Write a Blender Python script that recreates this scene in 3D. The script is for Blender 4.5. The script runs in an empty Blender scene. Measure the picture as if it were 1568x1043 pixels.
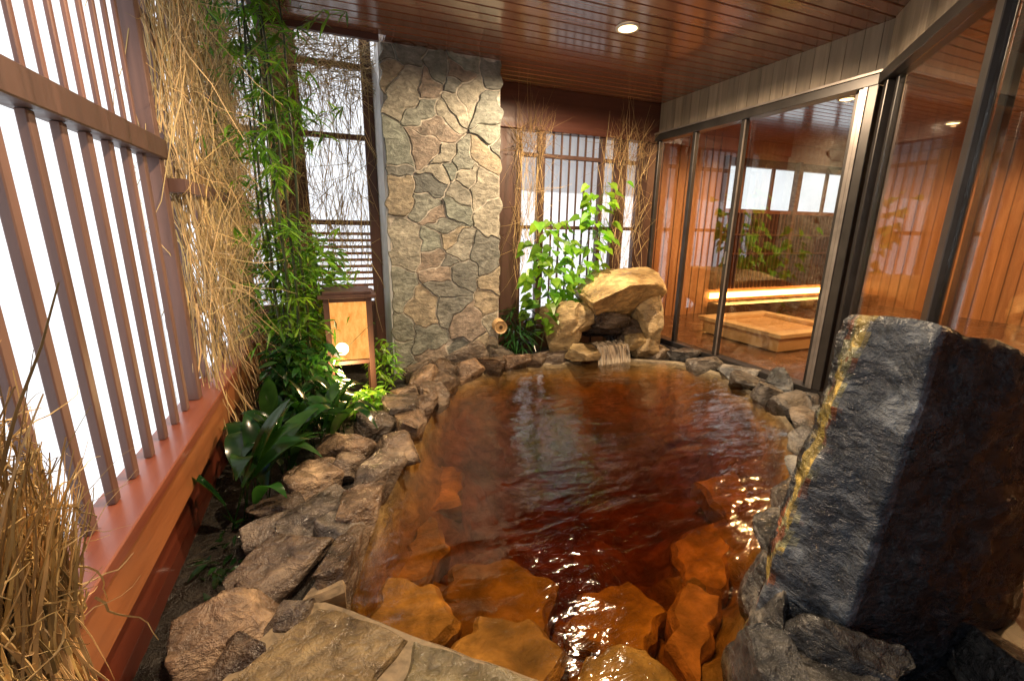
import bpy, bmesh, math, random
from mathutils import Vector, Matrix, noise
random.seed(11)
R = random.random
def U(a,b): return a+(b-a)*random.random()
scene = bpy.context.scene

# ------------------------------------------------------------ mesh builder
class MB:
    def __init__(s): s.v=[]; s.f=[]; s.m=[]; s.c=[]
    def face(s, idx, m=0, c=(1,1,1)): s.f.append(tuple(idx)); s.m.append(m); s.c.append(c)
    def box(s,x0,y0,z0,x1,y1,z1,m=0,c=(1,1,1)):
        b=len(s.v)
        s.v += [(x0,y0,z0),(x1,y0,z0),(x1,y1,z0),(x0,y1,z0),(x0,y0,z1),(x1,y0,z1),(x1,y1,z1),(x0,y1,z1)]
        for q in ((3,2,1,0),(4,5,6,7),(0,1,5,4),(1,2,6,5),(2,3,7,6),(3,0,4,7)): s.face([b+i for i in q],m,c)
    def quad(s,a,b_,c_,d,c=(1,1,1)):
        b=len(s.v); s.v+=[a,b_,c_,d]; s.face((b,b+1,b+2,b+3),0,c)
    def beam(s,p,q,w,z0,z1,m=0,c=(1,1,1)):
        p=Vector(p);q=Vector(q);d=(q-p).normalized();n=Vector((-d.y,d.x))*w/2
        b=len(s.v)
        for z in (z0,z1):
            for k in (p-n,q-n,q+n,p+n): s.v.append((k.x,k.y,z))
        for f in ((3,2,1,0),(4,5,6,7),(0,1,5,4),(1,2,6,5),(2,3,7,6),(3,0,4,7)): s.face([b+i for i in f],m,c)
    def tube(s,pts,rad,n=3,m=0,c=(1,1,1),cap=False):
        b=len(s.v); k=len(pts)
        for i,p in enumerate(pts):
            d=(pts[min(i+1,k-1)]-pts[max(i-1,0)])
            if d.length<1e-6: d=Vector((0,0,1))
            d.normalize()
            a=d.cross(Vector((0.31,0.95,0.05))); 
            if a.length<1e-3: a=d.cross(Vector((1,0,0)))
            a.normalize(); e=d.cross(a)
            r=rad[i] if isinstance(rad,(list,tuple)) else rad
            for j in range(n):
                t=2*math.pi*j/n
                q=p+(a*math.cos(t)+e*math.sin(t))*r
                s.v.append((q.x,q.y,q.z))
        for i in range(k-1):
            for j in range(n):
                s.face((b+i*n+j,b+i*n+(j+1)%n,b+(i+1)*n+(j+1)%n,b+(i+1)*n+j),m,c)
        if cap:
            s.face([b+(k-1)*n+j for j in range(n)],m,c); s.face([b+n-1-j for j in range(n)],m,c)
    def obj(s,name,mats,parent=None,smooth=False,bevel=0):
        me=bpy.data.meshes.new(name); me.from_pydata(s.v,[],s.f); 
        for mt in mats: me.materials.append(mt)
        me.polygons.foreach_set('material_index',s.m)
        if smooth: me.polygons.foreach_set('use_smooth',[True]*len(s.f))
        ca=me.color_attributes.new('Col','FLOAT_COLOR','CORNER')
        data=[]
        for f,c in zip(s.f,s.c): data += [c[0],c[1],c[2],1.0]*len(f)
        ca.data.foreach_set('color',data)
        me.update()
        o=bpy.data.objects.new(name,me); scene.collection.objects.link(o)
        if parent: o.parent=parent
        if bevel:
            md=o.modifiers.new('bevel','BEVEL'); md.width=bevel; md.segments=1; md.limit_method='ANGLE'
        return o
def empty(name):
    o=bpy.data.objects.new(name,None); scene.collection.objects.link(o); o.empty_display_size=.2; return o

# ------------------------------------------------------------ materials
def newmat(name):
    m=bpy.data.materials.new(name); m.use_nodes=True; nt=m.node_tree; nt.nodes.clear()
    out=nt.nodes.new('ShaderNodeOutputMaterial'); return m,nt,out
def N(nt,t): return nt.nodes.new(t)
def coords(nt,scale=(1,1,1)):
    tc=N(nt,'ShaderNodeTexCoord'); mp=N(nt,'ShaderNodeMapping'); mp.inputs['Scale'].default_value=scale
    nt.links.new(tc.outputs['Object'],mp.inputs['Vector']); return mp.outputs['Vector']
def noi(nt,vec,scale,detail=4,rough=.55,dist=0):
    n=N(nt,'ShaderNodeTexNoise'); n.inputs['Scale'].default_value=scale; n.inputs['Detail'].default_value=detail
    n.inputs['Roughness'].default_value=rough; n.inputs['Distortion'].default_value=dist
    nt.links.new(vec,n.inputs['Vector']); return n.outputs['Fac']
def ramp(nt,fac,stops):
    r=N(nt,'ShaderNodeValToRGB'); e=r.color_ramp.elements
    while len(e)<len(stops): e.new(.5)
    for i,(p,c) in enumerate(stops): e[i].position=p; e[i].color=(c[0],c[1],c[2],1) if not isinstance(c,float) else (c,c,c,1)
    nt.links.new(fac,r.inputs['Fac']); return r.outputs['Color']
def mulcol(nt,col):
    a=N(nt,'ShaderNodeAttribute'); a.attribute_name='Col'
    mx=N(nt,'ShaderNodeMix'); mx.data_type='RGBA'; mx.blend_type='MULTIPLY'; mx.inputs[0].default_value=1
    nt.links.new(col,mx.inputs[6]); nt.links.new(a.outputs['Color'],mx.inputs[7]); return mx.outputs[2]
def mixc(nt,f,a,b,bt='MIX'):
    mx=N(nt,'ShaderNodeMix'); mx.data_type='RGBA'; mx.blend_type=bt
    if isinstance(f,float): mx.inputs[0].default_value=f
    else: nt.links.new(f,mx.inputs[0])
    for s,i in ((a,6),(b,7)):
        if isinstance(s,tuple): mx.inputs[i].default_value=(s[0],s[1],s[2],1)
        else: nt.links.new(s,mx.inputs[i])
    return mx.outputs[2]
def math_(nt,op,a,b):
    m=N(nt,'ShaderNodeMath'); m.operation=op
    for s,i in ((a,0),(b,1)):
        if isinstance(s,(float,int)): m.inputs[i].default_value=s
        else: nt.links.new(s,m.inputs[i])
    return m.outputs[0]
def bump(nt,h,strength,dist):
    b=N(nt,'ShaderNodeBump'); b.inputs['Strength'].default_value=strength; b.inputs['Distance'].default_value=dist
    nt.links.new(h,b.inputs['Height']); return b.outputs['Normal']
def principled(nt,out,col,rough=.6,normal=None,spec=.5,coat=0,metal=0,coatr=.12):
    p=N(nt,'ShaderNodeBsdfPrincipled')
    if isinstance(col,tuple): p.inputs['Base Color'].default_value=(*col,1)
    else: nt.links.new(col,p.inputs['Base Color'])
    if isinstance(rough,float): p.inputs['Roughness'].default_value=rough
    else: nt.links.new(rough,p.inputs['Roughness'])
    p.inputs['Specular IOR Level'].default_value=spec; p.inputs['Coat Weight'].default_value=coat
    p.inputs['Coat Roughness'].default_value=coatr
    p.inputs['Metallic'].default_value=metal
    if normal: nt.links.new(normal,p.inputs['Normal'])
    nt.links.new(p.outputs[0],out.inputs['Surface']); return p
def wood(name,c1,c2,axis,rough=.45,coat=0,sc=14,b=.25):
    m,nt,out=newmat(name)
    s=[sc,sc,sc]; s['xyz'.index(axis)]=sc*.07
    v=coords(nt,tuple(s)); f=noi(nt,v,1.0,4,.6,.6)
    v2=coords(nt); f2=noi(nt,v2,1.3,2)
    col=ramp(nt,f,[(.3,c1),(.7,c2)])
    col=mixc(nt,math_(nt,'MULTIPLY',f2,.4),col,tuple(x*.45 for x in c1))
    col=mulcol(nt,col)
    rg=ramp(nt,f,[(.3,rough*.8),(.7,min(1.,rough*1.3))])
    principled(nt,out,col,rg,bump(nt,f,b,.004),coat=coat); return m
def rock(name,c1,c2,c3,scale=3,r0=.25,r1=.7,bs=.8,bd=.02,k=3.5,coat=0):
    m,nt,out=newmat(name); v=coords(nt,(1,1.15,1.7))
    f=noi(nt,v,scale,4,.65,.5); g=noi(nt,v,scale*k,4,.62,.4); h=noi(nt,v,scale*22,3,.6)
    col=ramp(nt,f,[(.32,c1),(.55,c2),(.72,c3)])
    g2=ramp(nt,g,[(.33,.45),(.68,1.3)])
    col=mixc(nt,.85,col,g2,'MULTIPLY'); col=mulcol(nt,col)
    hh=math_(nt,'ADD',g,math_(nt,'MULTIPLY',h,.16))
    principled(nt,out,col,ramp(nt,f,[(.4,r0),(.62,r1)]),bump(nt,hh,bs,bd),coat=coat); return m
def leafm(name,c1,c2,rough=.35):
    m,nt,out=newmat(name); v=coords(nt); f=noi(nt,v,9,2)
    col=mulcol(nt,ramp(nt,f,[(.35,c1),(.65,c2)]))
    p=principled(nt,out,col,rough)
    t=N(nt,'ShaderNodeBsdfTranslucent'); tc=mixc(nt,1.0,col,(1.8,2.0,.7),'MULTIPLY'); nt.links.new(tc,t.inputs['Color'])
    ms=N(nt,'ShaderNodeMixShader'); ms.inputs[0].default_value=.4
    nt.links.new(p.outputs[0],ms.inputs[1]); nt.links.new(t.outputs[0],ms.inputs[2]); nt.links.new(ms.outputs[0],out.inputs['Surface']); return m
def plain(name,c,rough=.5,metal=0,spec=.5,var=.25):
    m,nt,out=newmat(name); v=coords(nt); f=noi(nt,v,6,3)
    col=mulcol(nt,ramp(nt,f,[(.3,tuple(x*(1-var) for x in c)),(.7,tuple(x*(1+var) for x in c))]))
    principled(nt,out,col,rough,None,spec,metal=metal); return m
def emis(name,c,s):
    m,nt,out=newmat(name); e=N(nt,'ShaderNodeEmission'); e.inputs[0].default_value=(*c,1); e.inputs[1].default_value=s
    nt.links.new(e.outputs[0],out.inputs['Surface']); return m
def translucent(name,c,tr=.95):
    m,nt,out=newmat(name); v=coords(nt); f=noi(nt,v,1.5,3)
    col=ramp(nt,f,[(.3,tuple(x*.82 for x in c)),(.7,c)])
    t=N(nt,'ShaderNodeBsdfTranslucent'); d=N(nt,'ShaderNodeBsdfDiffuse'); nt.links.new(col,t.inputs[0]); nt.links.new(col,d.inputs[0])
    ms=N(nt,'ShaderNodeMixShader'); ms.inputs[0].default_value=tr
    nt.links.new(d.outputs[0],ms.inputs[1]); nt.links.new(t.outputs[0],ms.inputs[2]); nt.links.new(ms.outputs[0],out.inputs['Surface']); return m
def glassm(name,f0,tint=(1,1,1)):
    m,nt,out=newmat(name)
    lw=N(nt,'ShaderNodeLayerWeight'); lw.inputs[0].default_value=.5
    p=math_(nt,'POWER',lw.outputs['Facing'],4.0); f=math_(nt,'ADD',math_(nt,'MULTIPLY',p,1-f0),f0)
    t=N(nt,'ShaderNodeBsdfTransparent'); t.inputs[0].default_value=(*tint,1)
    g=N(nt,'ShaderNodeBsdfGlossy'); g.inputs['Roughness'].default_value=.015
    ms=N(nt,'ShaderNodeMixShader'); nt.links.new(f,ms.inputs[0]); nt.links.new(t.outputs[0],ms.inputs[1]); nt.links.new(g.outputs[0],ms.inputs[2])
    nt.links.new(ms.outputs[0],out.inputs['Surface']); return m

M_ceil=wood('ceiling_wood',(.18,.068,.042),(.30,.125,.072),'x',.2,.9,10,.08)
M_red=wood('red_rail_wood',(.20,.052,.03),(.34,.105,.052),'y',.35,.2)
M_orange=wood('orange_board_wood',(.28,.095,.035),(.46,.175,.06),'y',.4,.1)
M_dark=wood('dark_brown_wood',(.055,.027,.019),(.11,.052,.036),'z',.5)
M_slat=wood('slat_wood',(.12,.065,.052),(.22,.12,.095),'z',.5)
M_beam=wood('beam_wood',(.08,.027,.018),(.14,.048,.03),'x',.4,.1)
M_fascia=wood('weathered_fascia',(.22,.18,.135),(.42,.35,.27),'z',.65,0,18,.4)
M_int=wood('interior_wood',(.36,.16,.065),(.54,.27,.12),'z',.45,.1)
M_hinoki=wood('hinoki_wood',(.55,.36,.16),(.72,.5,.26),'x',.5)
M_rock=rock('rim_rock',(.045,.036,.03),(.165,.122,.086),(.36,.28,.19),4,.10,.5,1,.03)
M_rockg=rock('grey_rock',(.05,.05,.048),(.18,.17,.155),(.36,.34,.30),4,.12,.55,1,.03)
M_yrock=rock('tan_boulder',(.16,.12,.07),(.36,.29,.18),(.50,.41,.27),3,.35,.8,1,.03)
M_stand=rock('standing_stone_rock',(.018,.021,.025),(.060,.066,.073),(.22,.225,.22),7,.10,.45,1,.03,3)
M_flag=rock('flagstone_face',(.17,.168,.145),(.31,.30,.262),(.43,.415,.365),6,.45,.85,1,.012)
M_floorflag=rock('floor_flagstone',(.085,.062,.032),(.19,.145,.078),(.29,.235,.13),5,.1,.4,1,.02,4)
M_mortar=rock('mortar',(.44,.40,.33),(.55,.51,.43),(.62,.58,.5),6,.6,.9,.4,.005)
M_soil=rock('soil',(.008,.006,.004),(.02,.015,.01),(.04,.03,.018),6,.3,.8,1,.04)
M_ground=rock('gravel',(.36,.35,.33),(.46,.45,.42),(.52,.51,.48),2,.8,.95,.4,.02)
M_bed=rock('pool_bed',(.13,.10,.06),(.36,.29,.18),(.58,.49,.32),3,.5,.8,.8,.03,3)
M_leaf=leafm('bamboo_leaf',(.06,.14,.018),(.13,.26,.035))
M_leafd=leafm('dark_leaf',(.014,.05,.016),(.032,.10,.028),.2)
M_leafb=leafm('bright_leaf',(.10,.24,.02),(.19,.38,.04))
M_stem=plain('bamboo_stem',(.03,.045,.015),.35)
M_straw=plain('brushwood',(.56,.41,.22),.7,0,.3,.3)
M_alu=plain('dark_aluminium',(.05,.045,.042),.35,.5)
M_alul=plain('bronze_aluminium',(.26,.23,.21),.35,.5)
M_panel=translucent('frosted_daylight_panel',(.86,.92,1.0))
M_glass=glassm('door_glass',.13,(.93,.95,.94))
M_tile=rock('interior_floor_tile',(.10,.05,.03),(.16,.08,.045),(.2,.11,.06),3,.12,.3,.15,.003)
M_lampglow=emis('lamp_glow',(1,.66,.28),9)
M_strip=emis('cove_light',(1,.50,.13),14)
M_white=plain('white_trim',(.75,.72,.66),.4)
M_skylit=plain('skylit_plaster',(.74,.76,.78),.7,0,.3,.12)
m,nt,out=newmat('lantern_paper'); v=coords(nt,(30,30,12)); f=noi(nt,v,1,4,.7)
e=N(nt,'ShaderNodeEmission'); nt.links.new(ramp(nt,f,[(.3,(.8,.25,.045)),(.7,(1,.50,.13))]),e.inputs[0]); e.inputs[1].default_value=1.3
nt.links.new(e.outputs[0],out.inputs['Surface']); M_lantern=m

# ------------------------------------------------------------ world, sun, camera
w=bpy.data.worlds.new('World'); scene.world=w; w.use_nodes=True; nt=w.node_tree
sky=nt.nodes.new('ShaderNodeTexSky'); sky.sky_type='NISHITA'; sky.sun_disc=False
sd=Vector((-.66,.56,.52)).normalized()   # towards the sun
el=math.asin(sd.z); az=math.atan2(sd.x,sd.y)
sky.sun_elevation=el; sky.sun_rotation=az; sky.dust_density=2.0
bg=nt.nodes['Background']; bg.inputs[1].default_value=.15
nt.links.new(sky.outputs[0],bg.inputs[0])
sl=bpy.data.lights.new('sun','SUN'); sl.energy=5; sl.angle=math.radians(.5); sl.color=(1,.96,.91)
so=bpy.data.objects.new('sun',sl); scene.collection.objects.link(so); so.rotation_euler=(-sd).to_track_quat('-Z','Y').to_euler()
cam=bpy.data.cameras.new('camera'); co=bpy.data.objects.new('camera',cam); scene.collection.objects.link(co)
cam.lens=15.6; cam.sensor_width=36; cam.clip_start=.02; cam.clip_end=3000
co.matrix_world=Matrix.Translation((0,0,1.3))@Matrix.Rotation(math.radians(-22),4,'Z')@Matrix.Rotation(math.radians(75.9),4,'X')@Matrix.Rotation(math.radians(.9),4,'Z')
scene.camera=co
scene.view_settings.view_transform='Standard'
try: scene.view_settings.look='None'
except Exception: pass
scene.view_settings.exposure=0

def spot(name,loc,energy,color,angle=120,blend=.6,radius=.04,target=None,parent=None):
    l=bpy.data.lights.new(name,'SPOT'); l.energy=energy; l.color=color; l.spot_size=math.radians(angle); l.spot_blend=blend; l.shadow_soft_size=radius
    o=bpy.data.objects.new(name,l); scene.collection.objects.link(o); o.location=loc
    d=(Vector(target)-Vector(loc)) if target else Vector((0,0,-1))
    o.rotation_euler=d.to_track_quat('-Z','Y').to_euler()
    if parent: o.parent=parent
    return o
def point(name,loc,energy,color,radius=.05,parent=None):
    l=bpy.data.lights.new(name,'POINT'); l.energy=energy; l.color=color; l.shadow_soft_size=radius
    o=bpy.data.objects.new(name,l); scene.collection.objects.link(o); o.location=loc
    if parent: o.parent=parent
    return o

# ------------------------------------------------------------ bath outline
OUT=[(-.06,1.42),(.03,1.71),(.17,1.95),(.33,2.35),(.55,2.85),(.72,3.25),(.92,3.56),(1.3,3.70),(1.8,3.74),(2.15,3.68),(2.7,3.60),(3.12,3.34),(3.22,2.95),(3.08,2.5),(2.92,2.12),(2.66,1.8),(2.40,1.58),(2.05,1.44),(1.75,1.22),(1.49,1.05),(1.2,.86),(.99,.70),(.8,.60),(.505,.905),(.145,1.24)]
def resample(poly,n):
    P=[Vector(p) for p in poly]; L=[(P[(i+1)%len(P)]-P[i]).length for i in range(len(P))]; T=sum(L); res=[]
    for k in range(n):
        s=T*k/n; i=0
        while s>L[i]: s-=L[i]; i+=1
        res.append(P[i].lerp(P[(i+1)%len(P)],s/L[i]))
    return res
O=resample(OUT,160)
C=Vector((1.4,2.3))
def shrink(P,d):
    n=len(P); r=[]
    for i,p in enumerate(P):
        t=(P[(i+3)%n]-P[i-3]).normalized(); nn=Vector((-t.y,t.x))
        if nn.dot(C-p)<0: nn=-nn
        r.append(p+nn*d)
    return r
mb=MB(); n=len(O)
prof=[(-.08,-.0,0),(-.03,-.08,.2),(.00,-.20,.4),(.03,-.26,.8),(.07,-.30,1),(.11,-.33,1),(.16,-.36,1),(.21,-.39,1),(.27,-.44,1),(.34,-.50,1),(.42,-.56,1),(.52,-.60,1),(.64,-.62,1),(.78,-.64,1),(.9,-.64,1)]
for fr,z,na in prof:
    for p in O:
        q=p.lerp(C,fr); v3=Vector((q.x*3.2,q.y*3.2,2))
        ce=noise.cell(Vector((q.x*3.3+.5*noise.noise(v3),q.y*3.3+.5*noise.noise(v3*1.3),0)))
        near=max(0,1-((q.x-.5)**2+(q.y-1.2)**2)**.5/1.1)
        mb.v.append((q.x,q.y,z+na*(.07*noise.noise(v3)+.03*noise.noise(v3*3)+.07*(ce-.5)+.10*near)))
for k in range(len(prof)-1):
    for i in range(n): mb.face((k*n+i,k*n+(i+1)%n,(k+1)*n+(i+1)%n,(k+1)*n+i),0)
mb.v.append((C.x,C.y,-.64)); ci=len(mb.v)-1; k=len(prof)-1
for i in range(n): mb.face((k*n+i,k*n+(i+1)%n,ci),0)
mb.obj('pool_basin',[M_bed],smooth=True)

mb=MB(); P0=shrink(O,-.09); X0,X1,Y0,Y1=-.78,3.9,-1.7,4.7
steps=[0,.15,.4,.7,1]
for st in steps:
    for p in P0:
        d=(p-C); t=1e9
        if d.x>0: t=min(t,(X1-C.x)/d.x)
        if d.x<0: t=min(t,(X0-C.x)/d.x)
        if d.y>0: t=min(t,(Y1-C.y)/d.y)
        if d.y<0: t=min(t,(Y0-C.y)/d.y)
        q=C+d*t; r=p.lerp(q,st)
        mb.v.append((r.x,r.y,-.02+.04*noise.noise(Vector((r.x*5,r.y*5,0)))-(.04 if st==0 else 0)))
for k in range(len(steps)-1):
    for i in range(n): mb.face((k*n+i,k*n+(i+1)%n,(k+1)*n+(i+1)%n,(k+1)*n+i))
mb.obj('planting_bed_soil',[M_soil],smooth=True)
mb=MB(); mb.v=[(-900,-900,-.8),(900,-900,-.8),(900,900,-.8),(-900,900,-.8)]; mb.face((0,1,2,3)); mb.obj('ground',[M_ground])

# water
m,nt,out=newmat('onsen_water')
tc=N(nt,'ShaderNodeTexCoord'); mp=N(nt,'ShaderNodeMapping'); mp.inputs['Rotation'].default_value=(0,0,math.radians(22)); mp.inputs['Scale'].default_value=(1,2.2,1)
nt.links.new(tc.outputs['Object'],mp.inputs['Vector']); v=mp.outputs['Vector']
a1=noi(nt,v,2.6,2,.5,.3); a2=noi(nt,v,11,3,.55,.6)
h=math_(nt,'ADD',a1,math_(nt,'MULTIPLY',a2,.22)); nrm=bump(nt,h,.5,.032)
lw=N(nt,'ShaderNodeLayerWeight'); lw.inputs[0].default_value=.5; nt.links.new(nrm,lw.inputs['Normal'])
f=math_(nt,'ADD',math_(nt,'MULTIPLY',math_(nt,'POWER',lw.outputs['Facing'],3.2),.94),.045)
t=N(nt,'ShaderNodeBsdfTransparent'); g=N(nt,'ShaderNodeBsdfGlossy'); g.inputs['Roughness'].default_value=.05; nt.links.new(nrm,g.inputs['Normal'])
ms=N(nt,'ShaderNodeMixShader'); nt.links.new(f,ms.inputs[0]); nt.links.new(t.outputs[0],ms.inputs[1]); nt.links.new(g.outputs[0],ms.inputs[2]); nt.links.new(ms.outputs[0],out.inputs['Surface'])
va=N(nt,'ShaderNodeVolumeAbsorption'); va.inputs['Color'].default_value=(.80,.61,.18,1); va.inputs['Density'].default_value=6.0
nt.links.new(va.outputs[0],out.inputs['Volume']); M_water=m
mb=MB(); W=shrink(O,-.06)
for p in W: mb.v.append((p.x,p.y,0))
for p in W: mb.v.append((p.x,p.y,-.9))
mb.face(range(n)); mb.face([2*n-1-i for i in range(n)])
for i in range(n): mb.face((n+i,n+(i+1)%n,(i+1)%n,i))
wo=mb.obj('bath_water',[M_water])
bm=bmesh.new(); bm.from_mesh(wo.data); bmesh.ops.recalc_face_normals(bm,faces=bm.faces); bm.to_mesh(wo.data); bm.free()

# ------------------------------------------------------------ rocks
ICO={}
for s in (2,3,4,5):
    bm=bmesh.new(); bmesh.ops.create_icosphere(bm,subdivisions=s,radius=1); bm.verts.ensure_lookup_table()
    ICO[s]=([v.co.copy() for v in bm.verts],[tuple(v.index for v in f.verts) for f in bm.faces]); bm.free()
def add_rock(mb,c,s,rz=0,sub=4,m=0,col=None,seed=None,tilt=.18,cuts=16,rough=.05):
    if seed is None: seed=random.randrange(10**6)
    rr=random.Random(seed)
    pl=[]
    for _ in range(cuts):
        nn=Vector((rr.gauss(0,1),rr.gauss(0,1),rr.gauss(0,.8))).normalized(); pl.append((nn,rr.uniform(.45,.82)))
    pl.append((Vector((rr.uniform(-.25,.25),rr.uniform(-.25,.25),1)).normalized(),rr.uniform(.42,.6)))
    M=Matrix.Translation(c)@Matrix.Rotation(rz,4,'Z')@Matrix.Rotation(rr.uniform(-tilt,tilt),4,'X')@Matrix.Rotation(rr.uniform(-tilt,tilt),4,'Y')
    V,F=ICO[sub]; b=len(mb.v); off=Vector((rr.uniform(0,99),)*3)
    for v in V:
        p=v*1.08
        for nn,d in pl:
            k=p.dot(nn)-d
            if k>0: p=p-nn*k
        p=p*(1+rough*noise.noise(v*2.2+off)*1.4+rough*.9*noise.noise(v*5+off)+rough*.6*abs(noise.noise(v*9+off))+rough*.25*noise.noise(v*22+off))
        q=M@Vector((p.x*s[0]*1.40,p.y*s[1]*1.40,p.z*s[2]*1.36)); mb.v.append((q.x,q.y,q.z))
    if col is None:
        t=U(.5,1.4); h=U(-.1,.18); col=(t*(1+h),t,t*(1-h))
    for f in F: mb.face([b+i for i in f],m,col)

rim=MB()
left=[(-.38,1.42,.14,.12,.10,.3),(-.27,1.68,.22,.13,.10,.5),(-.055,1.58,.075,.21,.12,-.5),(.03,1.88,.09,.16,.12,-.4),(-.14,1.95,.15,.13,.10,.2),(-.16,2.24,.20,.15,.15,.4),
(.13,2.14,.10,.16,.13,-.5),(.24,2.44,.12,.15,.13,-.4),(.04,2.52,.14,.13,.13,.2),(.18,2.74,.15,.12,.14,.5),(.40,2.72,.11,.14,.13,-.5),(.51,2.98,.12,.14,.14,-.4),(.32,3.0,.13,.13,.15,.3),
(.45,3.24,.15,.12,.15,.1),(.64,3.24,.10,.13,.13,-.3),(.60,3.48,.14,.12,.16,.4),(.79,3.50,.12,.12,.13,.3),(.86,3.73,.15,.11,.17,.1),(.62,3.72,.13,.10,.18,.0),(1.08,3.78,.16,.10,.15,.2),
(1.33,3.83,.15,.09,.14,.1),(1.58,3.86,.15,.09,.12,0),(1.82,3.87,.15,.09,.10,.1),(2.03,3.88,.14,.1,.12,-.1),(1.42,3.9,.18,.08,.2,.1),(1.1,3.88,.2,.07,.24,.1),
(-.05,1.76,.09,.1,.09,.4),(-.34,1.88,.12,.1,.08,.2),(-.32,2.07,.1,.1,.08,.9),(.0,2.34,.1,.09,.12,.4),(-.22,1.36,.10,.09,.1,.2),(-.36,1.22,.09,.10,.08,.6)]
for x,y,a,b,c,rz in left: add_rock(rim,(x,y,.01+c*.12),(a,b,c),rz)
rim.obj('rim_rocks',[M_rock],smooth=True)
rim=MB()
right=[(3.15,3.66,.16,.1,.1,.2),(3.4,3.5,.14,.14,.11,.2),(3.4,3.18,.13,.15,.1,.5),(3.42,2.88,.13,.16,.10,.2),(3.28,2.66,.15,.13,.09,.7),(3.40,2.42,.10,.13,.2,.5),(3.18,2.36,.13,.12,.12,.3),(3.34,2.14,.18,.13,.11,.5),
(3.09,2.12,.14,.13,.12,.9),(3.02,1.9,.2,.14,.10,.6),(2.82,1.72,.18,.14,.07,.8),(3.15,1.85,.2,.18,.08,.3),(2.64,1.56,.16,.12,.06,.7),(2.9,1.5,.25,.2,.06,.6),(2.34,1.41,.17,.12,.07,.6),(2.5,1.25,.25,.2,.07,.6),(2.0,1.26,.18,.12,.09,.6),
(3.48,1.95,.08,.1,.1,0),(1.78,1.09,.10,.10,.20,.6)]
for x,y,a,b,c,rz in right: add_rock(rim,(x,y,.01+c*.15),(a,b,c),rz,col=None)
rim.obj('rim_rocks',[M_rockg],smooth=True)
rim=MB()
for x,y,a,b,c,rz in [(1.60,.99,.13,.09,.15,.6),(1.42,.89,.13,.09,.17,.7),(1.24,.77,.12,.08,.24,.7),(1.08,.66,.12,.08,.17,.7),(1.28,.62,.12,.12,.25,.7),(1.12,.5,.12,.12,.2,.3),(1.72,.36,.22,.14,.14,.7)]:
    add_rock(rim,(x,y,.04),(a,b,c),rz,sub=5,tilt=.4,col=(1.4,1.2,.95))
rim.obj('rim_rocks',[M_stand],smooth=True)

# stone plates
def plate(mb,poly,mapf,depth,gap,bev,m=0,c=(1,1,1),jag=.012,seg=.05,tk=.04):
    P=[Vector(p) for p in poly]; pts=[]
    for i,p in enumerate(P):
        q=P[(i+1)%len(P)]; k=max(1,int((q-p).length/seg))
        for j in range(k):
            r=p.lerp(q,j/k); r=r+Vector((noise.noise(Vector((r.x*9,r.y*9,3.1))),noise.noise(Vector((r.x*9,r.y*9,7.7)))))*jag*2
            pts.append(r)
    cen=sum(pts,Vector((0,0)))/len(pts); k=len(pts); b=len(mb.v)
    def inn(p,d):
        v=cen-p; return p+v.normalized()*min(d,v.length*.5)
    tl=(U(-.25,.25)*tk,U(-.25,.25)*tk)
    for (g,h) in ((gap,0),(gap*1.05,depth-bev),(gap+bev,depth),):
        for p in pts:
            q=inn(p,g); hh=h+((q.x-cen.x)*tl[0]+(q.y-cen.y)*tl[1] if h>0 else 0)+(.003*noise.noise(Vector((q.x*12,q.y*12,1))) if h>0 else 0)
            mb.v.append(tuple(mapf(q.x,q.y,hh)))
    for r in range(2):
        for i in range(k): mb.face((b+r*k+i,b+r*k+(i+1)%k,b+(r+1)*k+(i+1)%k,b+(r+1)*k+i),m,c)
    mb.face([b+2*k+i for i in range(k)],m,c)
def clip(poly,a,nrm):
    out=[]
    for i,p in enumerate(poly):
        q=poly[(i+1)%len(poly)]; dp=(p-a).dot(nrm); dq=(q-a).dot(nrm)
        if dp<=0: out.append(p)
        if dp*dq<0: out.append(p.lerp(q,dp/(dp-dq)))
    return out
def voronoi(pts,x0,y0,x1,y1):
    cells=[]
    for i,p in enumerate(pts):
        poly=[Vector((x0,y0)),Vector((x1,y0)),Vector((x1,y1)),Vector((x0,y1))]
        for j,q in enumerate(pts):
            if i!=j and poly: poly=clip(poly,(p+q)/2,(q-p).normalized())
        if len(poly)>2: cells.append(poly)
    return cells
# submerged step slabs along the near edge and on the ledge
mb=MB()
SUBM=[([(-.02,1.43),(.19,1.28),(.40,1.40),(.30,1.62),(.10,1.70)],-.17),([(.22,1.26),(.50,.98),(.72,1.10),(.66,1.30),(.44,1.40)],-.18),([(.54,.96),(.80,.68),(1.03,.84),(.98,1.04),(.76,1.09)],-.17),
([(.33,1.66),(.45,1.44),(.72,1.34),(.90,1.52),(.70,1.80),(.45,1.85)],-.33),([(.78,1.28),(1.02,1.07),(1.30,1.20),(1.25,1.48),(.95,1.50)],-.34),([(.13,1.76),(.30,1.72),(.48,1.95),(.42,2.2),(.28,2.1)],-.28),([(1.08,.88),(1.3,1.0),(1.5,1.15),(1.4,1.32),(1.1,1.05)],-.25),
([(1.55,1.2),(1.85,1.4),(1.95,1.65),(1.6,1.6),(1.45,1.35)],-.32),([(2.0,1.55),(2.35,1.7),(2.5,2.0),(2.15,2.0)],-.32),([(.42,2.25),(.6,2.3),(.75,2.65),(.6,2.8)],-.30)]
for poly,z in SUBM: plate(mb,poly,lambda u,v,h,z=z:(u,v,z-.14+h),.14,.012,.03,0,(U(1.2,1.6),U(1.15,1.45),1.0),.025,.03,.5)
mb.obj('submerged_stones',[M_bed],smooth=False)

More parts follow.
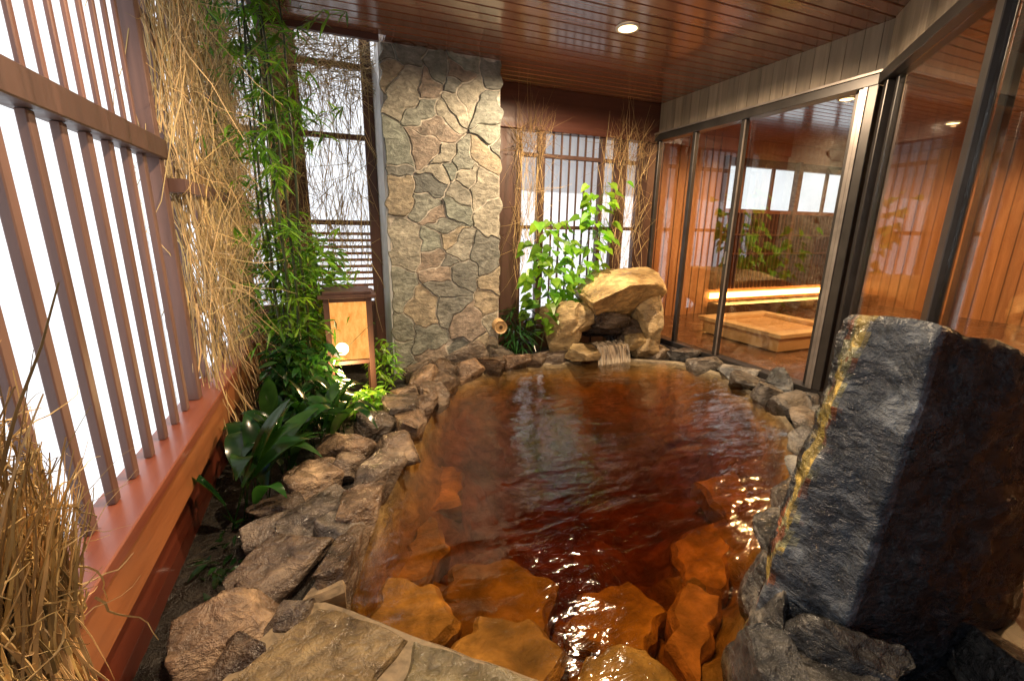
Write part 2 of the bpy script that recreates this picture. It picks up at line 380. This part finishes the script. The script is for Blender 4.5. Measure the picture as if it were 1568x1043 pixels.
PAL=[(.95,1.03,.98),(.82,.89,.86),(1.12,1.12,1.05),(1.25,1.1,.88),(.60,.66,.68),(1.1,.93,.83),(.88,1.0,.96),(1.25,1.22,1.1),(.72,.76,.76)]
E=empty('flagstone_pillar')
mb=MB(); mb.box(.475,3.96,-.3,1.455,4.6,2.679); mb.obj('core',[M_mortar],E)
mb=MB(); mb.box(.452,3.975,-.3,.474,4.6,2.679); mb.obj('skylit_side',[M_skylit],E)  # side face painted near white; sky brightness put into its colour
def seeds(w,h,mind,maxn):
    S=[]; t=0
    while t<9000 and len(S)<maxn:
        t+=1; p=Vector((U(0,w),U(-.1,h))); md=mind*(1+1.5*noise.noise(Vector((p.x*3.1,p.y*2.6,5))))
        if all((p-q).length>max(.1,md) for q in S): S.append(p)
    return S
mb=MB()
for cell in voronoi(seeds(1.0,2.66,.225,90),0,-.1,1.0,2.675):
    plate(mb,cell,lambda u,v,h:(.46+u,3.962-h,v),U(.006,.026),.006,.006,0,random.choice(PAL),.026,.025,.12)
mb.obj('stone_facing',[M_flag],E)
E=empty('bamboo_water_spout'); mb=MB()
mb.tube([Vector((1.45,3.97,.40)),Vector((1.43,3.82,.40))],.062,18,0,(1.1,1.05,1)); mb.tube([Vector((1.43,3.82,.40)),Vector((1.43,3.828,.40))],[.062,.05],18)
mb.tube([Vector((1.432,3.832,.40)),Vector((1.432,3.828,.40))],.05,18,0,(.7,.66,.6),True); mb.tube([Vector((1.432,3.828,.40)),Vector((1.432,3.824,.40))],.018,12,0,(.1,.08,.07),True)
mb.obj('tube',[M_hinoki],E,smooth=False)

E=empty('flagstone_paving')
mb=MB()
FL=[[(-.37,1.17),(-.12,1.37),(.128,1.14),(.02,1.0),(-.1,.8),(-.42,.85)],[(.14,1.13),(.50,.82),(.74,.60),(.3,.45),(.04,.85)],[(.75,.59),(.98,.40),(.8,.1),(.32,.42)],[(-.44,.83),(-.12,.78),(.0,.4),(-.5,.3)]]
for p,c in zip(FL,[(1.1,1.0,.85),(1.05,1.1,1.0),(1,1,1),(1,1,.9)]): plate(mb,p,lambda u,v,h:(u,v,-.1+h),.185,.004,.012,0,c,.012,.03)
mb.obj('flagstones',[M_floorflag],E,smooth=False)
mb=MB()
plate(mb,[(-.40,1.18),(-.2,1.42),(-.11,1.395),(.135,1.165),(.50,.84),(.76,.60),(.98,.42),(.8,0),(-.5,.2),(-.46,.9)],lambda u,v,h:(u,v,-.1+h),.172,0,.01,0,(.5,.40,.27),.004)
plate(mb,[(-.2,1.42),(-.1,1.6),(-.02,1.74),(.02,1.68),(-.05,1.44)],lambda u,v,h:(u,v,-.1+h),.15,0,.02,0,(.5,.39,.26),.01)
mb.obj('mortar_joints',[M_mortar],E)

# standing stone slab
mb=MB()
PP=[(1.285,.56),(1.300,.725),(1.36,.80),(1.6,.86),(1.95,.8),(2.0,.5),(1.7,.50),(1.5,.53)]
S=resample([Vector(p) for p in PP],150); k=len(S); cen=sum(S,Vector((0,0)))/k; LV=90
for l in range(LV+1):
    t=l/LV
    for i,p in enumerate(S):
        top=1.10-.10*(p.x-1.28)/.4-.15*max(0,p.x-1.7)+.02*noise.noise(Vector((p.x*9,p.y*9,0)))
        z=-.2+t*(top+.2)
        e=max(0,1-(p.x-1.28)/.3); dz=max(0.,1-max(0,z))
        if p.y<.73: e*=.35+.65*max(0,min(1,(p.y-.56)/.165))
        st=noise.noise(Vector((p.x*5,p.y*5,z*5+3*p.y)))
        q=p+(p-cen).normalized()*(.03*noise.noise(Vector((p.x*4,p.y*4,z*3)))+.02*noise.noise(Vector((p.x*13,p.y*13,z*9)))+.010*abs(noise.noise(Vector((p.x*28,p.y*28,z*22))))+.03*(round(st*4)/4))
        if l==LV: q=q.lerp(cen,.04)
        q.x-=.13*e*dz**1.3; q.y+=.10*e*dz
        mb.v.append((q.x,q.y,z))
for l in range(LV):
    for i in range(k):
        p=S[i]; z=-.2+(l/LV)*1.3
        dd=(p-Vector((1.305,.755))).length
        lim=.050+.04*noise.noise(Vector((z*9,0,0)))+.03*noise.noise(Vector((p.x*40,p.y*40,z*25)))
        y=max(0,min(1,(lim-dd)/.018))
        c=(1.2,1.28,1.36) if (p.x<1.31 and p.y<.74) else (.32,.32,.33)  # bath-side face lighter, others dark: daylight and shade put in colour
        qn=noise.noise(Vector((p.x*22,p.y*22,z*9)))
        yc=(5.2,3.5,.8) if qn<.05 else ((3.2,2.8,1.3) if qn<.25 else (3.0,1.0,.4))  # yellow edge patches: lichen colours with warm lamplight painted in
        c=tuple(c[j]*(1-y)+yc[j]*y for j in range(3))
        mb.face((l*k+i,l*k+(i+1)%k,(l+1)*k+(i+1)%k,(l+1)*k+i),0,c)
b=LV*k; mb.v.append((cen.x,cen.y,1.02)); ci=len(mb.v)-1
for i in range(k): mb.face((b+i,b+(i+1)%k,ci),0,(2.6,2.0,1.0))  # lamplight on the top put into its warm, bright colour
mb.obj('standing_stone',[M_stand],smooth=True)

# waterfall rock group
E=empty('waterfall_rocks')
mb=MB()
add_rock(mb,(2.66,3.93,.67),(.45,.32,.28),.25,5,0,(1.6,1.4,1.0),21,.1)
add_rock(mb,(3.11,3.86,.48),(.20,.2,.29),.2,5,0,(1.3,1.15,.9),5,.2)
add_rock(mb,(2.17,3.98,.36),(.19,.18,.34),.2,5,0,(1.3,1.15,.9),8,.2)
add_rock(mb,(2.34,3.84,.44),(.16,.13,.15),.5,4,0,(1.2,1.05,.8),13)
add_rock(mb,(2.27,3.72,.10),(.15,.10,.12),.1,4,0,(1.0,.9,.7),17)
add_rock(mb,(2.90,3.72,.20),(.13,.11,.09),.4,4,0,(1.1,1.0,.75),19)
add_rock(mb,(3.04,3.70,.10),(.14,.12,.14),.2,4,0,(.8,.7,.55),29)
mb.obj('boulders',[M_yrock],E,smooth=True)
mb=MB()
add_rock(mb,(2.7,3.98,.36),(.34,.18,.2),.1,5,0,(.3,.3,.35),33,.1)
add_rock(mb,(2.62,3.80,.44),(.24,.12,.09),.1,5,0,(.4,.4,.45),36,.1)
add_rock(mb,(2.58,3.82,.06),(.30,.15,.08),0,5,0,(.5,.45,.4),39,.05)
add_rock(mb,(2.95,3.9,.2),(.2,.2,.25),0,4,0,(.4,.35,.3),49,.05)
mb.obj('wet_rocks',[M_rock],E,smooth=True)
m,nt,out=newmat('falling_water'); v=coords(nt,(45,20,2.2)); f=noi(nt,v,1,3)
tr=N(nt,'ShaderNodeBsdfTransparent'); p=principled(nt,out,(.75,.66,.52),.12)
ms=N(nt,'ShaderNodeMixShader'); nt.links.new(ramp(nt,f,[(.36,.12),(.66,.85)]),ms.inputs[0]); nt.links.new(tr.outputs[0],ms.inputs[1]); nt.links.new(p.outputs[0],ms.inputs[2]); nt.links.new(ms.outputs[0],out.inputs['Surface'])
mb=MB(); nx=40; nz=14
for j in range(nz+1):
    t=j/nz
    for i in range(nx+1):
        u=i/nx; x=2.40+.36*u
        if t<.35: yy=3.78-.12*t/.35; zz=.185-.015*t/.35
        else:
            s_=(t-.35)/.65; yy=3.66-.06*s_; zz=.17-.175*s_**1.6
        mb.v.append((x+.03*(u-.5)*t,yy+.014*noise.noise(Vector((u*12,t,0))),zz+.012*noise.noise(Vector((u*8,t*2,4)))*(1-t)))
for j in range(nz):
    for i in range(nx): mb.face((j*(nx+1)+i,j*(nx+1)+i+1,(j+1)*(nx+1)+i+1,(j+1)*(nx+1)+i))
mb.obj('cascade',[m],E,smooth=True)

# ------------------------------------------------------------ ceiling
E=empty('plank_ceiling'); mb=MB()
YR=-.45
y=YR; pw=.105
while y<5.5:
    x0=-.32 if y<3.84 else .5
    c=U(.82,1.15)
    mb.box(x0,y,2.68,9.5,y+pw-.009,2.70,0,(c,c,c)); y+=pw
mb.obj('planks',[M_ceil],E,bevel=.004)
mb=MB(); mb.box(-.36,YR-.05,2.712,9.7,3.87,2.95); mb.box(.5,3.872,2.712,9.7,5.75,2.95); mb.box(1.36,-1.9,2.712,9.7,YR-.051,2.95); mb.box(-.36,YR-.05,2.60,-.325,3.87,2.71); mb.obj('roof_slab',[M_dark],E)
mb=MB(); mb.box(-.32,3.85,2.64,.45,3.885,2.71); mb.obj('edge_trim',[M_beam],E)
WARM=(1,.74,.48)
def downlight(x,y,energy,angle=140,r=.065,tgt=None,col=WARM):
    E=empty('ceiling_downlight'); mb=MB()
    seg=28
    for rr,z in ((r*1.3,2.679),(r*1.28,2.668),(r,2.668),(r*.98,2.672)):
        for i in range(seg): t=2*math.pi*i/seg; mb.v.append((x+rr*math.cos(t),y+rr*math.sin(t),z))
    for k in range(3):
        for i in range(seg): mb.face((k*seg+i,k*seg+(i+1)%seg,(k+1)*seg+(i+1)%seg,(k+1)*seg+i))
    mb.obj('ring',[M_white],E,smooth=True)
    mb=MB()
    for i in range(seg): t=2*math.pi*i/seg; mb.v.append((x+r*.98*math.cos(t),y+r*.98*math.sin(t),2.670))
    mb.face(range(seg)); mb.obj('lens',[M_lampglow],E)
    spot('lamp',(x,y,2.655),energy,col,angle,.3,.03,tgt,E)
downlight(2.05,3.0,380,172)
downlight(.35,1.35,215,145)
for x,y in ((5.15,3.47),(7.4,3.6),(4.9,1.0),(7.6,.6)): downlight(x,y,290,168,.065,col=(1,.54,.22))

# ------------------------------------------------------------ left slatted fence
E=empty('slatted_fence')
mb=MB(); mb.box(-.75,-1.0,.405,-.590,4.42,.45); mb.obj('sill_rail',[M_red],E,bevel=.004)
mb=MB(); mb.box(-.635,-1.0,.235,-.603,4.42,.404,0,(1,1,1)); mb.obj('fascia_board',[M_orange],E,bevel=.004)
mb=MB()
mb.box(-.67,-1.0,.06,-.640,4.42,.232,0,(.55,.4,.35)); mb.box(-.675,-1.0,-.3,-.645,4.42,.055,0,(.4,.3,.28))
mb.obj('skirting_boards',[M_red],E,bevel=.003)
mb=MB(); y=-.9
while y<2.45: mb.box(-.705,y,.451,-.680,y+.038,1.575); y+=.155
y=-.9
while y<2.45: mb.box(-.70,y,1.662,-.686,y+.022,2.62,0,(1.2,1.1,1.1)); y+=.105
mb.box(-.735,2.50,.451,-.665,2.56,2.62); mb.box(-.735,-1.0,.451,-.665,-.93,2.62)
mb.obj('slats',[M_slat],E,bevel=.003)
mb=MB(); mb.box(-.73,-1.0,1.576,-.645,2.565,1.66); mb.box(-.75,-1.0,2.62,-.66,2.6,2.70); mb.obj('mid_rail',[M_dark],E,bevel=.004)
mb=MB(); mb.quad((-.79,-1.0,.3),(-.79,2.6,.3),(-.79,2.6,2.7),(-.79,-1.0,2.7)); mb.obj('frosted_daylight_panel',[M_panel],E)

def twig(mb,p,d,L,r,wav,segs=5,c=(1,1,1),grav=0,n=3):
    p=Vector(p); d=Vector(d).normalized(); pts=[p.copy()]
    for i in range(segs):
        d=(d+Vector((U(-1,1),U(-1,1),U(-1,1)-grav))*wav).normalized(); p=p+d*(L/segs); pts.append(p.copy())
    mb.tube(pts,[r*(1-.75*i/segs) for i in range(segs+1)],n,0,c); return pts
def strawc():
    t=U(.35,1.4); return (t*U(.95,1.08),t,t*U(.75,1.0))
E=empty('brushwood_fence')
mb=MB()
for yy in (2.9,3.35,3.8,4.25): mb.box(-.77,yy,.451,-.72,yy+.06,2.9)
mb.box(-.74,2.565,1.44,-.60,4.42,1.50); mb.box(-.77,2.57,2.2,-.72,4.4,2.25); mb.box(-.77,2.57,.8,-.72,4.4,.85)
mb.obj('frame',[M_slat],E)
mb=MB()
for _ in range(1600):
    y=2.6+1.85*R(); z=U(.5,2.95); up=R()<.5
    twig(mb,(U(-.71,-.60),y,z),(U(-.05,.08),U(-.18,.18),1 if up else -1),U(.4,1.0),U(.002,.0055),.2,7,strawc())
for _ in range(600):
    twig(mb,(U(-.66,-.56),U(2.6,4.4),U(.6,2.9)),(U(0,.5),U(-1,.6),U(-.9,.5)),U(.15,.5),U(.001,.003),.4,7,strawc())
mb.obj('twigs',[M_straw],E)
mb=MB(); mb.quad((-.79,2.61,.3),(-.79,4.6,.3),(-.79,4.6,2.95),(-.79,2.61,2.95)); mb.obj('daylight_backing',[M_panel],E)  # added sheet, sunlit from outside so the brush gaps show white
# bundled brushwood leaning on the near end of the fence
mb=MB()
for k_ in range(44):
    cy=U(.35,1.10); cx=U(-.62,-.57); ld=Vector((U(-.05,.0),U(-.12,.12),1)); hh=U(.50,.78)-1.1*max(0,cy-.86)
    hh=max(.25,hh)
    for _ in range(38):
        twig(mb,(cx+U(-.025,.025),cy+U(-.04,.04),.44+U(0,.04)),(ld.x+U(-.05,.05),ld.y+U(-.12,.12),1),hh*U(.45,1.05),U(.002,.0065),.13,8,strawc(),0,4)
for _ in range(650):
    y=U(.6,1.12); twig(mb,(U(-.62,-.55),y,U(.47,1.12-1.0*max(0,y-.86))),(U(-.2,.08),U(-.7,.4),U(-1,.7)),U(.06,.2),U(.001,.0035),.6,8,strawc())
for _ in range(160):   # stems hanging over the rail
    y=U(.70,1.06); twig(mb,(U(-.60,-.575),y,U(.47,.62)),(U(.02,.12),U(-.25,.10),-1),U(.25,.5),U(.002,.006),.09,7,strawc(),0,4)
for _ in range(4):
    twig(mb,(-.58,U(1.0,1.08),U(.55,.75)),(U(.05,.2),U(.6,.9),U(-.3,.2)),U(.2,.4),U(.0015,.0025),.2,6,strawc())
mb.obj('brushwood_bundle',[M_straw])

# ------------------------------------------------------------ back wall, left of the pillar
E=empty('garden_lattice_wall')
mb=MB(); YB=4.5
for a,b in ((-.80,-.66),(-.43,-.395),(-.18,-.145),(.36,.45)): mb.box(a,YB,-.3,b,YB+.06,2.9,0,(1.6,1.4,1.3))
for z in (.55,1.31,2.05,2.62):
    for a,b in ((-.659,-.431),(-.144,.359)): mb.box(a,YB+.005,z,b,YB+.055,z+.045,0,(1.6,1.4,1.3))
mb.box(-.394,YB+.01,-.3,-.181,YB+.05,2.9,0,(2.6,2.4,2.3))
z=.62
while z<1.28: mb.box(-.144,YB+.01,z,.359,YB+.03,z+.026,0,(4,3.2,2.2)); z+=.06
for a,b in ((-.659,-.431),(-.144,.359)): mb.box(a,YB+.01,-.3,b,YB+.05,.549)
mb.obj('frame',[M_dark],E,bevel=.003)
mb=MB(); mb.quad((-.80,YB+.16,.2),(.5,YB+.16,.2),(.5,YB+.16,2.95),(-.8,YB+.16,2.95)); mb.obj('frosted_daylight_panel',[M_panel],E)  # added sheet outside the openings, spreads sunlight into white daylight
mb=MB()
for _ in range(850):
    twig(mb,(U(-.72,.36),U(4.40,4.54),U(.9,2.9)),(U(-.2,.2),0,U(-1,1)),U(.3,.9),U(.0015,.0045),.18,6,strawc())
for _ in range(700):
    twig(mb,(U(-.72,.42),U(4.2,4.5),U(2.40,2.95)),(U(-1,1),U(-.3,.2),U(-.5,.4)),U(.2,.6),U(.0015,.004),.35,6,strawc())
mb.obj('hanging_brushwood',[M_straw],E)

E=empty('window_wall')
mb=MB()
mb.box(1.455,YB-.03,2.28,3.62,YB+.10,2.679); mb.obj('lintel_beam',[M_beam],E,bevel=.004)
mb=MB()
for a,b in ((1.455,1.90),(2.09,2.165),(2.85,2.90),(3.04,3.20),(3.36,3.62)): mb.box(a,YB,-.3,b,YB+.07,2.279)
gaps=((1.901,2.089),(2.166,2.849),(2.901,3.039),(3.201,3.359))
for z in (.28,1.30,2.03):
    for a,b in gaps: mb.box(a,YB+.008,z,b,YB+.06,z+.04)
for a,b in gaps: mb.box(a,YB+.012,-.3,b,YB+.06,.279)
x=2.26
while x<2.84: mb.box(x,YB+.02,.321,x+.018,YB+.040,2.279); x+=.098
mb.obj('frame',[M_dark],E,bevel=.003)
mb=MB(); mb.quad((1.4,YB+.16,.1),(3.62,YB+.16,.1),(3.62,YB+.16,2.5),(1.4,YB+.16,2.5)); mb.obj('frosted_daylight_panel',[M_panel],E)  # another added sheet, sunlit from behind to whiten the window gaps
mb=MB()
for g_ in ((1.8,2.11),(2.86,3.42)):
    for _ in range(190): twig(mb,(U(*g_),U(4.42,4.49),U(.9,2.3)),(U(-.15,.15),0,U(-1,1)),U(.3,.7),U(.0015,.0035),.16,6,strawc())
    for _ in range(140): twig(mb,(U(*g_),U(4.36,4.46),U(2.0,2.3)),(U(-.5,.5),U(-.3,.2),U(-.4,1)),U(.15,.4),U(.001,.003),.25,5,(.5,.42,.35))
mb.obj('hanging_brushwood',[M_straw],E)

# ------------------------------------------------------------ right side: sliding doors and building
E=empty('sliding_glass_doors')
A=Vector((3.58,4.48)); B=Vector((3.58,2.16)); D=Vector((1.35,-.07)); 
mb=MB()
mb.beam(A,B,.12,.02,.085,0); mb.beam(A,B,.12,2.285,2.355,0)
dAB=(D-B).normalized()
mb.beam(B+dAB*.03,D,.12,.02,.085); mb.beam(B+dAB*.03,D,.12,2.285,2.355)
def stile(p,w=.05,t=.05,dirv=Vector((0,-1)),off=0,m=0):
    nn=Vector((-dirv.y,dirv.x)); p=Vector(p)+nn*off
    mb.beam(p-dirv*w/2,p+dirv*w/2,t,.086,2.284,m)
for yy in (4.42,3.87): stile((3.56,yy),.045)
stile((3.57,3.28),.06,.045); stile((3.60,2.33),.06,.035); stile((3.56,2.22),.10,.09); stile((3.6,2.14),.03,.12)
stile(B+dAB*.10,.07,.07,dAB); stile(B+dAB*.20,.05,.04,dAB,.02); stile(B+dAB*1.40,.07,.05,dAB); stile(B+dAB*1.5,.06,.03,dAB,.03); stile(B+dAB*2.6,.07,.05,dAB)
mb.obj('frames',[M_alu],E,bevel=.004)
mb=MB(); mb.beam((3.545,2.30),(3.545,2.275),.035,.087,2.28); mb.beam((3.542,3.26),(3.542,3.248),.01,.087,2.28)
mb.beam((3.512,2.26),(3.512,2.235),.01,.087,2.28)
mb.beam((3.50,4.44),(3.50,2.2),.02,.0,.03)
mb.obj('bronze_trim',[M_alul],E)
mb=MB()
mb.beam((3.57,4.39),(3.57,3.9),.006,.087,2.283); mb.beam((3.565,3.84),(3.565,3.32),.006,.087,2.283); mb.beam((3.60,3.24),(3.60,2.36),.006,.087,2.283)
for s0,s1 in ((.23,1.36),(1.44,2.56)): mb.beam(B+dAB*s0,B+dAB*s1,.006,.087,2.283)
mb.obj('glass_panes',[M_glass],E)
mb=MB(); mb.box(3.535,3.275,1.0,3.545,3.295,1.12,0); mb.obj('handle',[M_alul],E)
E=empty('fascia_boards'); mb=MB()
y=4.46
while y>2.2:
    c=U(.7,1.2); mb.box(3.56,y-.115,2.357,3.62,y-.002,2.679,0,(c,c*.98,c*.95)); y-=.117
s=.03; 
while s<3.0:
    c=U(.7,1.2); mb.beam(B+dAB*s,B+dAB*(s+.115),.06,2.357,2.679,0,(c,c*.98,c*.95)); s+=.117
mb.obj('boards',[M_fascia],E)
mb=MB(); mb.beam(A,B,.14,2.356,2.372); mb.obj('drip_trim',[M_alul],E)

E=empty('bath_house')
mb=MB()
mb.box(3.63,5.5,-.3,9.6,5.6,1.62); mb.box(3.63,5.5,2.42,9.6,5.6,2.75); mb.box(3.63,5.5,1.621,5.65,5.6,2.419)
mb.box(9.5,-1.8,-.3,9.6,5.49,2.75); mb.box(3.62,4.55,-.3,3.68,5.49,2.70); mb.box(1.42,-1.85,-.3,9.6,-1.75,2.75); mb.box(1.36,-1.85,-.3,1.41,-.12,2.70)
mb.obj('walls',[M_int],E)
mb=MB(); mb.v=[(3.62,5.5,.01),(3.62,2.2,.01),(1.4,-.02,.01),(1.4,-1.75,.01),(9.5,-1.75,.01),(9.5,5.5,.01)]; mb.face(range(6)); mb.obj('floor',[M_tile],E)
mb=MB(); x=5.7
while x<9.45:
    mb.box(x,5.445,.40,x+.026,5.485,1.6,0,(.13,.08,.06)); x+=.085
mb.box(5.65,5.44,1.6,9.5,5.499,1.66,0,(.3,.2,.18)); mb.box(5.65,5.42,.95,9.5,5.444,.98,0,(.15,.1,.08)); mb.box(5.65,5.42,1.25,9.5,5.444,1.28,0,(.15,.1,.08))
for x in (5.65,7.2,8.7): mb.box(x,5.41,.4,x+.06,5.499,2.42,0,(.2,.15,.15))
for x in (6.1,6.75,7.4,8.05,8.7,9.3): mb.box(x,5.52,1.661,x+.05,5.56,2.419,0,(.25,.2,.2))
mb.box(5.65,5.50,2.30,9.5,5.58,2.419,0,(.2,.18,.18))
# board joints on the interior walls
y=-1.6
while y<5.4: mb.box(9.49,y,.0,9.499,y+.012,2.67,0,(.35,.3,.3)); y+=.15
x=3.75
while x<5.6: mb.box(x,5.49,.0,x+.010,5.499,2.67,0,(.35,.3,.3)); x+=.15
mb.obj('grille',[M_int],E)
mb=MB(); mb.quad((5.65,5.595,1.6),(9.5,5.595,1.6),(9.5,5.595,2.5),(5.65,5.595,2.5)); mb.obj('frosted_windows',[M_panel],E)
mb=MB(); mb.box(5.6,5.1,.01,9.45,5.43,.20,0,(.5,.5,.5)); mb.box(5.6,5.38,.201,9.45,5.40,.215); mb.obj('ledge',[M_tile],E)
mb=MB(); mb.box(5.65,5.44,.25,9.4,5.46,.34); mb.obj('cove_lamp',[M_strip],E)
mb=MB()
mb.box(4.5,3.3,.02,5.6,4.4,.18,0,(.9,.8,.7)); mb.box(4.45,3.25,.181,5.65,3.4,.23); mb.box(4.45,4.3,.181,5.65,4.45,.23); mb.box(4.45,3.401,.181,4.6,4.299,.23); mb.box(5.5,3.401,.181,5.65,4.299,.23)
mb.obj('wooden_tub',[M_hinoki],E,bevel=.005)

# ------------------------------------------------------------ lantern
E=empty('garden_lantern'); lx,ly=.08,3.40; a=.14
mb=MB()
for sx in (-1,1):
    for sy in (-1,1): mb.box(lx+sx*a-.019,ly+sy*a-.019,-.02,lx+sx*a+.019,ly+sy*a+.019,.82)
for z in (.34,.79):
    for s in (-1,1):
        mb.box(lx-a+.020,ly+s*a-.012,z,lx+a-.020,ly+s*a+.012,z+.028); mb.box(lx+s*a-.012,ly-a+.020,z,lx+s*a+.012,ly+a-.020,z+.028)
mb.box(lx-a-.05,ly-a-.05,.821,lx+a+.05,ly+a+.05,.842); mb.box(lx-a-.02,ly-a-.02,.843,lx+a+.02,ly+a+.02,.862)
mb.obj('frame',[M_dark],E,bevel=.002)
mb=MB(); q=a-.013; mb.box(lx-q,ly-q,.37,lx+q,ly+q,.80); mb.obj('paper_shade',[M_lantern],E)
point('bulb',(lx-.05,ly-.28,.36),18,(1,.62,.28),.04,E)
mb=MB(); V,F=ICO[2]
for v in V: mb.v.append((lx-.06+v.x*.045,ly-.19+v.y*.045,.47+v.z*.045))
for f in F: mb.face(f)
mb.obj('bulb_globe',[M_lampglow],E,smooth=True)

# ------------------------------------------------------------ plants
def leaf(mb,p,d,L,Wd,c,fold=.25,droop=.3,seg=1,m=0):
    d=Vector(d).normalized(); side=d.cross(Vector((0,0,1)))
    if side.length<.05: side=Vector((1,0,0))
    side.normalize(); up=side.cross(d).normalized()
    a=U(-.6,.6); side=(side*math.cos(a)+up*math.sin(a)).normalized()
    up=side.cross(d).normalized()
    b=len(mb.v); K=max(2,seg)
    for i in range(K+1):
        t=i/K; w=Wd*math.sin(math.pi*min(1,max(0,(t*.93+.05)))**.8)*.5
        if i==K: w=0
        cpt=Vector(p)+d*L*t+Vector((0,0,-droop*L*t*t))
        for q in (cpt-side*w+up*w*fold,cpt,cpt+side*w+up*w*fold): mb.v.append((q.x,q.y,q.z))
    for i in range(K):
        for j in range(2): mb.face((b+i*3+j,b+i*3+j+1,b+(i+1)*3+j+1,b+(i+1)*3+j),m,c)
def g(lo=.6,hi=1.5):
    t=U(lo,hi); return (t*U(.8,1.3),t,t*U(.7,1.1))
E=empty('bamboo_plant'); st=MB(); lv=MB()
for bx,by,h in ((-.30,3.38,3.1),(-.24,3.30,2.9),(-.36,3.28,3.2),(-.20,3.42,2.6),(-.32,3.48,3.0),(-.26,3.18,2.2),(-.40,3.5,2.8)):
    p=Vector((bx,by,-.02)); pts=[p.copy()]; lean=Vector((U(-.04,.02),U(-.05,.05),1))
    for i in range(14):
        p=p+Vector((lean.x*h/14+U(-.012,.012),lean.y*h/14+U(-.012,.012),h/14)); pts.append(p.copy())
    st.tube(pts,[.011*(1-.5*i/14) for i in range(15)],7,0,(1,1,1))
    for i in range(3,15):
        if R()<.3: continue
        for _ in range(3):
            a=U(0,6.28); d=Vector((math.cos(a),math.sin(a),U(.1,.9))); L=U(.12,.42)
            tp=twig(st,pts[i],d,L,.0025,.18,4,(1.2,1.3,1),.25)
            for q in tp[1:]:
                for _ in range(3):
                    a=U(0,6.28); leaf(lv,q,(math.cos(a),math.sin(a),U(-.8,.3)),U(.07,.14),U(.014,.024),g(.6,2.0),.2,U(.1,.5),2)
st.obj('stems',[M_stem],E,smooth=True); lv.obj('leaves',[M_leaf],E)

E=empty('broad_leaf_plant'); lv=MB()
for bx,by,k in ((-.28,2.42,12),(-.14,2.66,11),(-.34,2.70,9),(-.04,2.86,8),(-.42,2.2,10),(-.28,2.95,7),(-.46,2.05,7)):
    for _ in range(k):
        a=U(0,6.28); t=U(.25,.9); L=U(.36,.62)
        p=Vector((bx+U(-.05,.05),by+U(-.05,.05),.0)); pts=twig(lv,p,(math.cos(a)*t*.5,math.sin(a)*t*.5,1),U(.08,.22),.004,.05,2,(.6,.7,.5))
        leaf(lv,pts[-1],(math.cos(a)*t,math.sin(a)*t,1.0),L,U(.07,.12),g(.4,1.4),.3,U(.3,.9),10)
lv.obj('leaves',[M_leafd],E,smooth=True)
def shrub(name,cx,cy,cz,rx,ry,rz,nn,L,Wd,mat,stems=20,lo=.5,hi=1.6):
    E=empty(name); s=MB(); l=MB()
    for _ in range(stems):
        twig(s,(cx+U(-.3,.3)*rx,cy+U(-.3,.3)*ry,-.02),(U(-.6,.6),U(-.6,.6),1.3),cz+rz*U(.2,.9),.004,.12,5,(1,1,1))
    for _ in range(nn):
        while True:
            v=Vector((U(-1,1),U(-1,1),U(-1,1)))
            if v.length<1 and noise.noise(v*2.3+Vector((cx*7,cy*5,0)))>-.12: break
        p=(cx+v.x*rx,cy+v.y*ry,cz+v.z*rz); a=U(0,6.28)
        leaf(l,p,(math.cos(a)+v.x,math.sin(a)+v.y,U(-.5,.6)),L*U(.6,1.3),Wd*U(.7,1.3),g(lo,hi),.25,U(.1,.6),3)
    s.obj('stems',[M_stem],E); l.obj('leaves',[mat],E)
shrub('garden_shrub',-.22,3.62,.75,.36,.35,.6,1000,.085,.03,M_leaf)
shrub('garden_shrub',-.24,3.10,.34,.22,.2,.30,420,.11,.045,M_leafd)
shrub('garden_shrub',.17,3.08,.10,.14,.12,.12,240,.07,.03,M_leafb)
shrub('garden_shrub',.32,3.62,.2,.13,.2,.22,200,.08,.02,M_leafb)
shrub('garden_shrub',-.1,3.98,.6,.33,.3,.5,450,.10,.035,M_leafb)
shrub('garden_shrub',1.72,4.12,.30,.16,.14,.28,160,.2,.02,M_leafd)
shrub('garden_shrub',-.50,1.8,-.02,.06,.3,.06,90,.08,.02,M_leafd,6,.3,.7)
E=empty('leafy_vine_plant'); s=MB(); l=MB()
def heart(mb,p,d,L,c):
    d=Vector(d).normalized(); side=d.cross(Vector((0,-.6,1))).normalized(); up=side.cross(d)
    prof=[(0,0),(-.08,.28),(.12,.45),(.4,.42),(.7,.22),(1,0)]
    b=len(mb.v); 
    for t,w_ in prof:
        cp=Vector(p)+d*L*t+Vector((0,0,-.2*L*t*t)); base=Vector(p)+d*L*max(t,0)+Vector((0,0,-.2*L*t*t))
        for q in (cp-side*L*w_+up*L*w_*.25,base,cp+side*L*w_+up*L*w_*.25): mb.v.append((q.x,q.y,q.z))
    for i in range(len(prof)-1):
        for j in range(2): mb.face((b+i*3+j,b+i*3+j+1,b+(i+1)*3+j+1,b+(i+1)*3+j),0,c)
for bx,by,h,lx_ in ((1.98,4.12,1.4,.16),(2.15,4.15,1.75,.22),(2.35,4.1,1.5,.16),(2.1,4.05,1.1,-.12),(2.4,4.18,1.75,.05),(1.9,4.15,1.3,-.02)):
    pts=twig(s,(bx,by,.0),(lx_,-.03,1),h,.006,.09,11,(1.5,1.8,1))
    for i,p in enumerate(pts[3:]):
        for _ in range(5):
            a=U(0,6.28); tp=twig(s,p,(math.cos(a),math.sin(a)*.6-.2,U(-.1,.6)),U(.06,.22),.0018,.15,3,(1.5,1.8,1))
            heart(l,tp[-1],(math.cos(a),math.sin(a)-.4,U(-1.0,-.1)),U(.07,.14),g(.6,1.6))
s.obj('stems',[M_stem],E); l.obj('leaves',[M_leafb],E)
print('done')
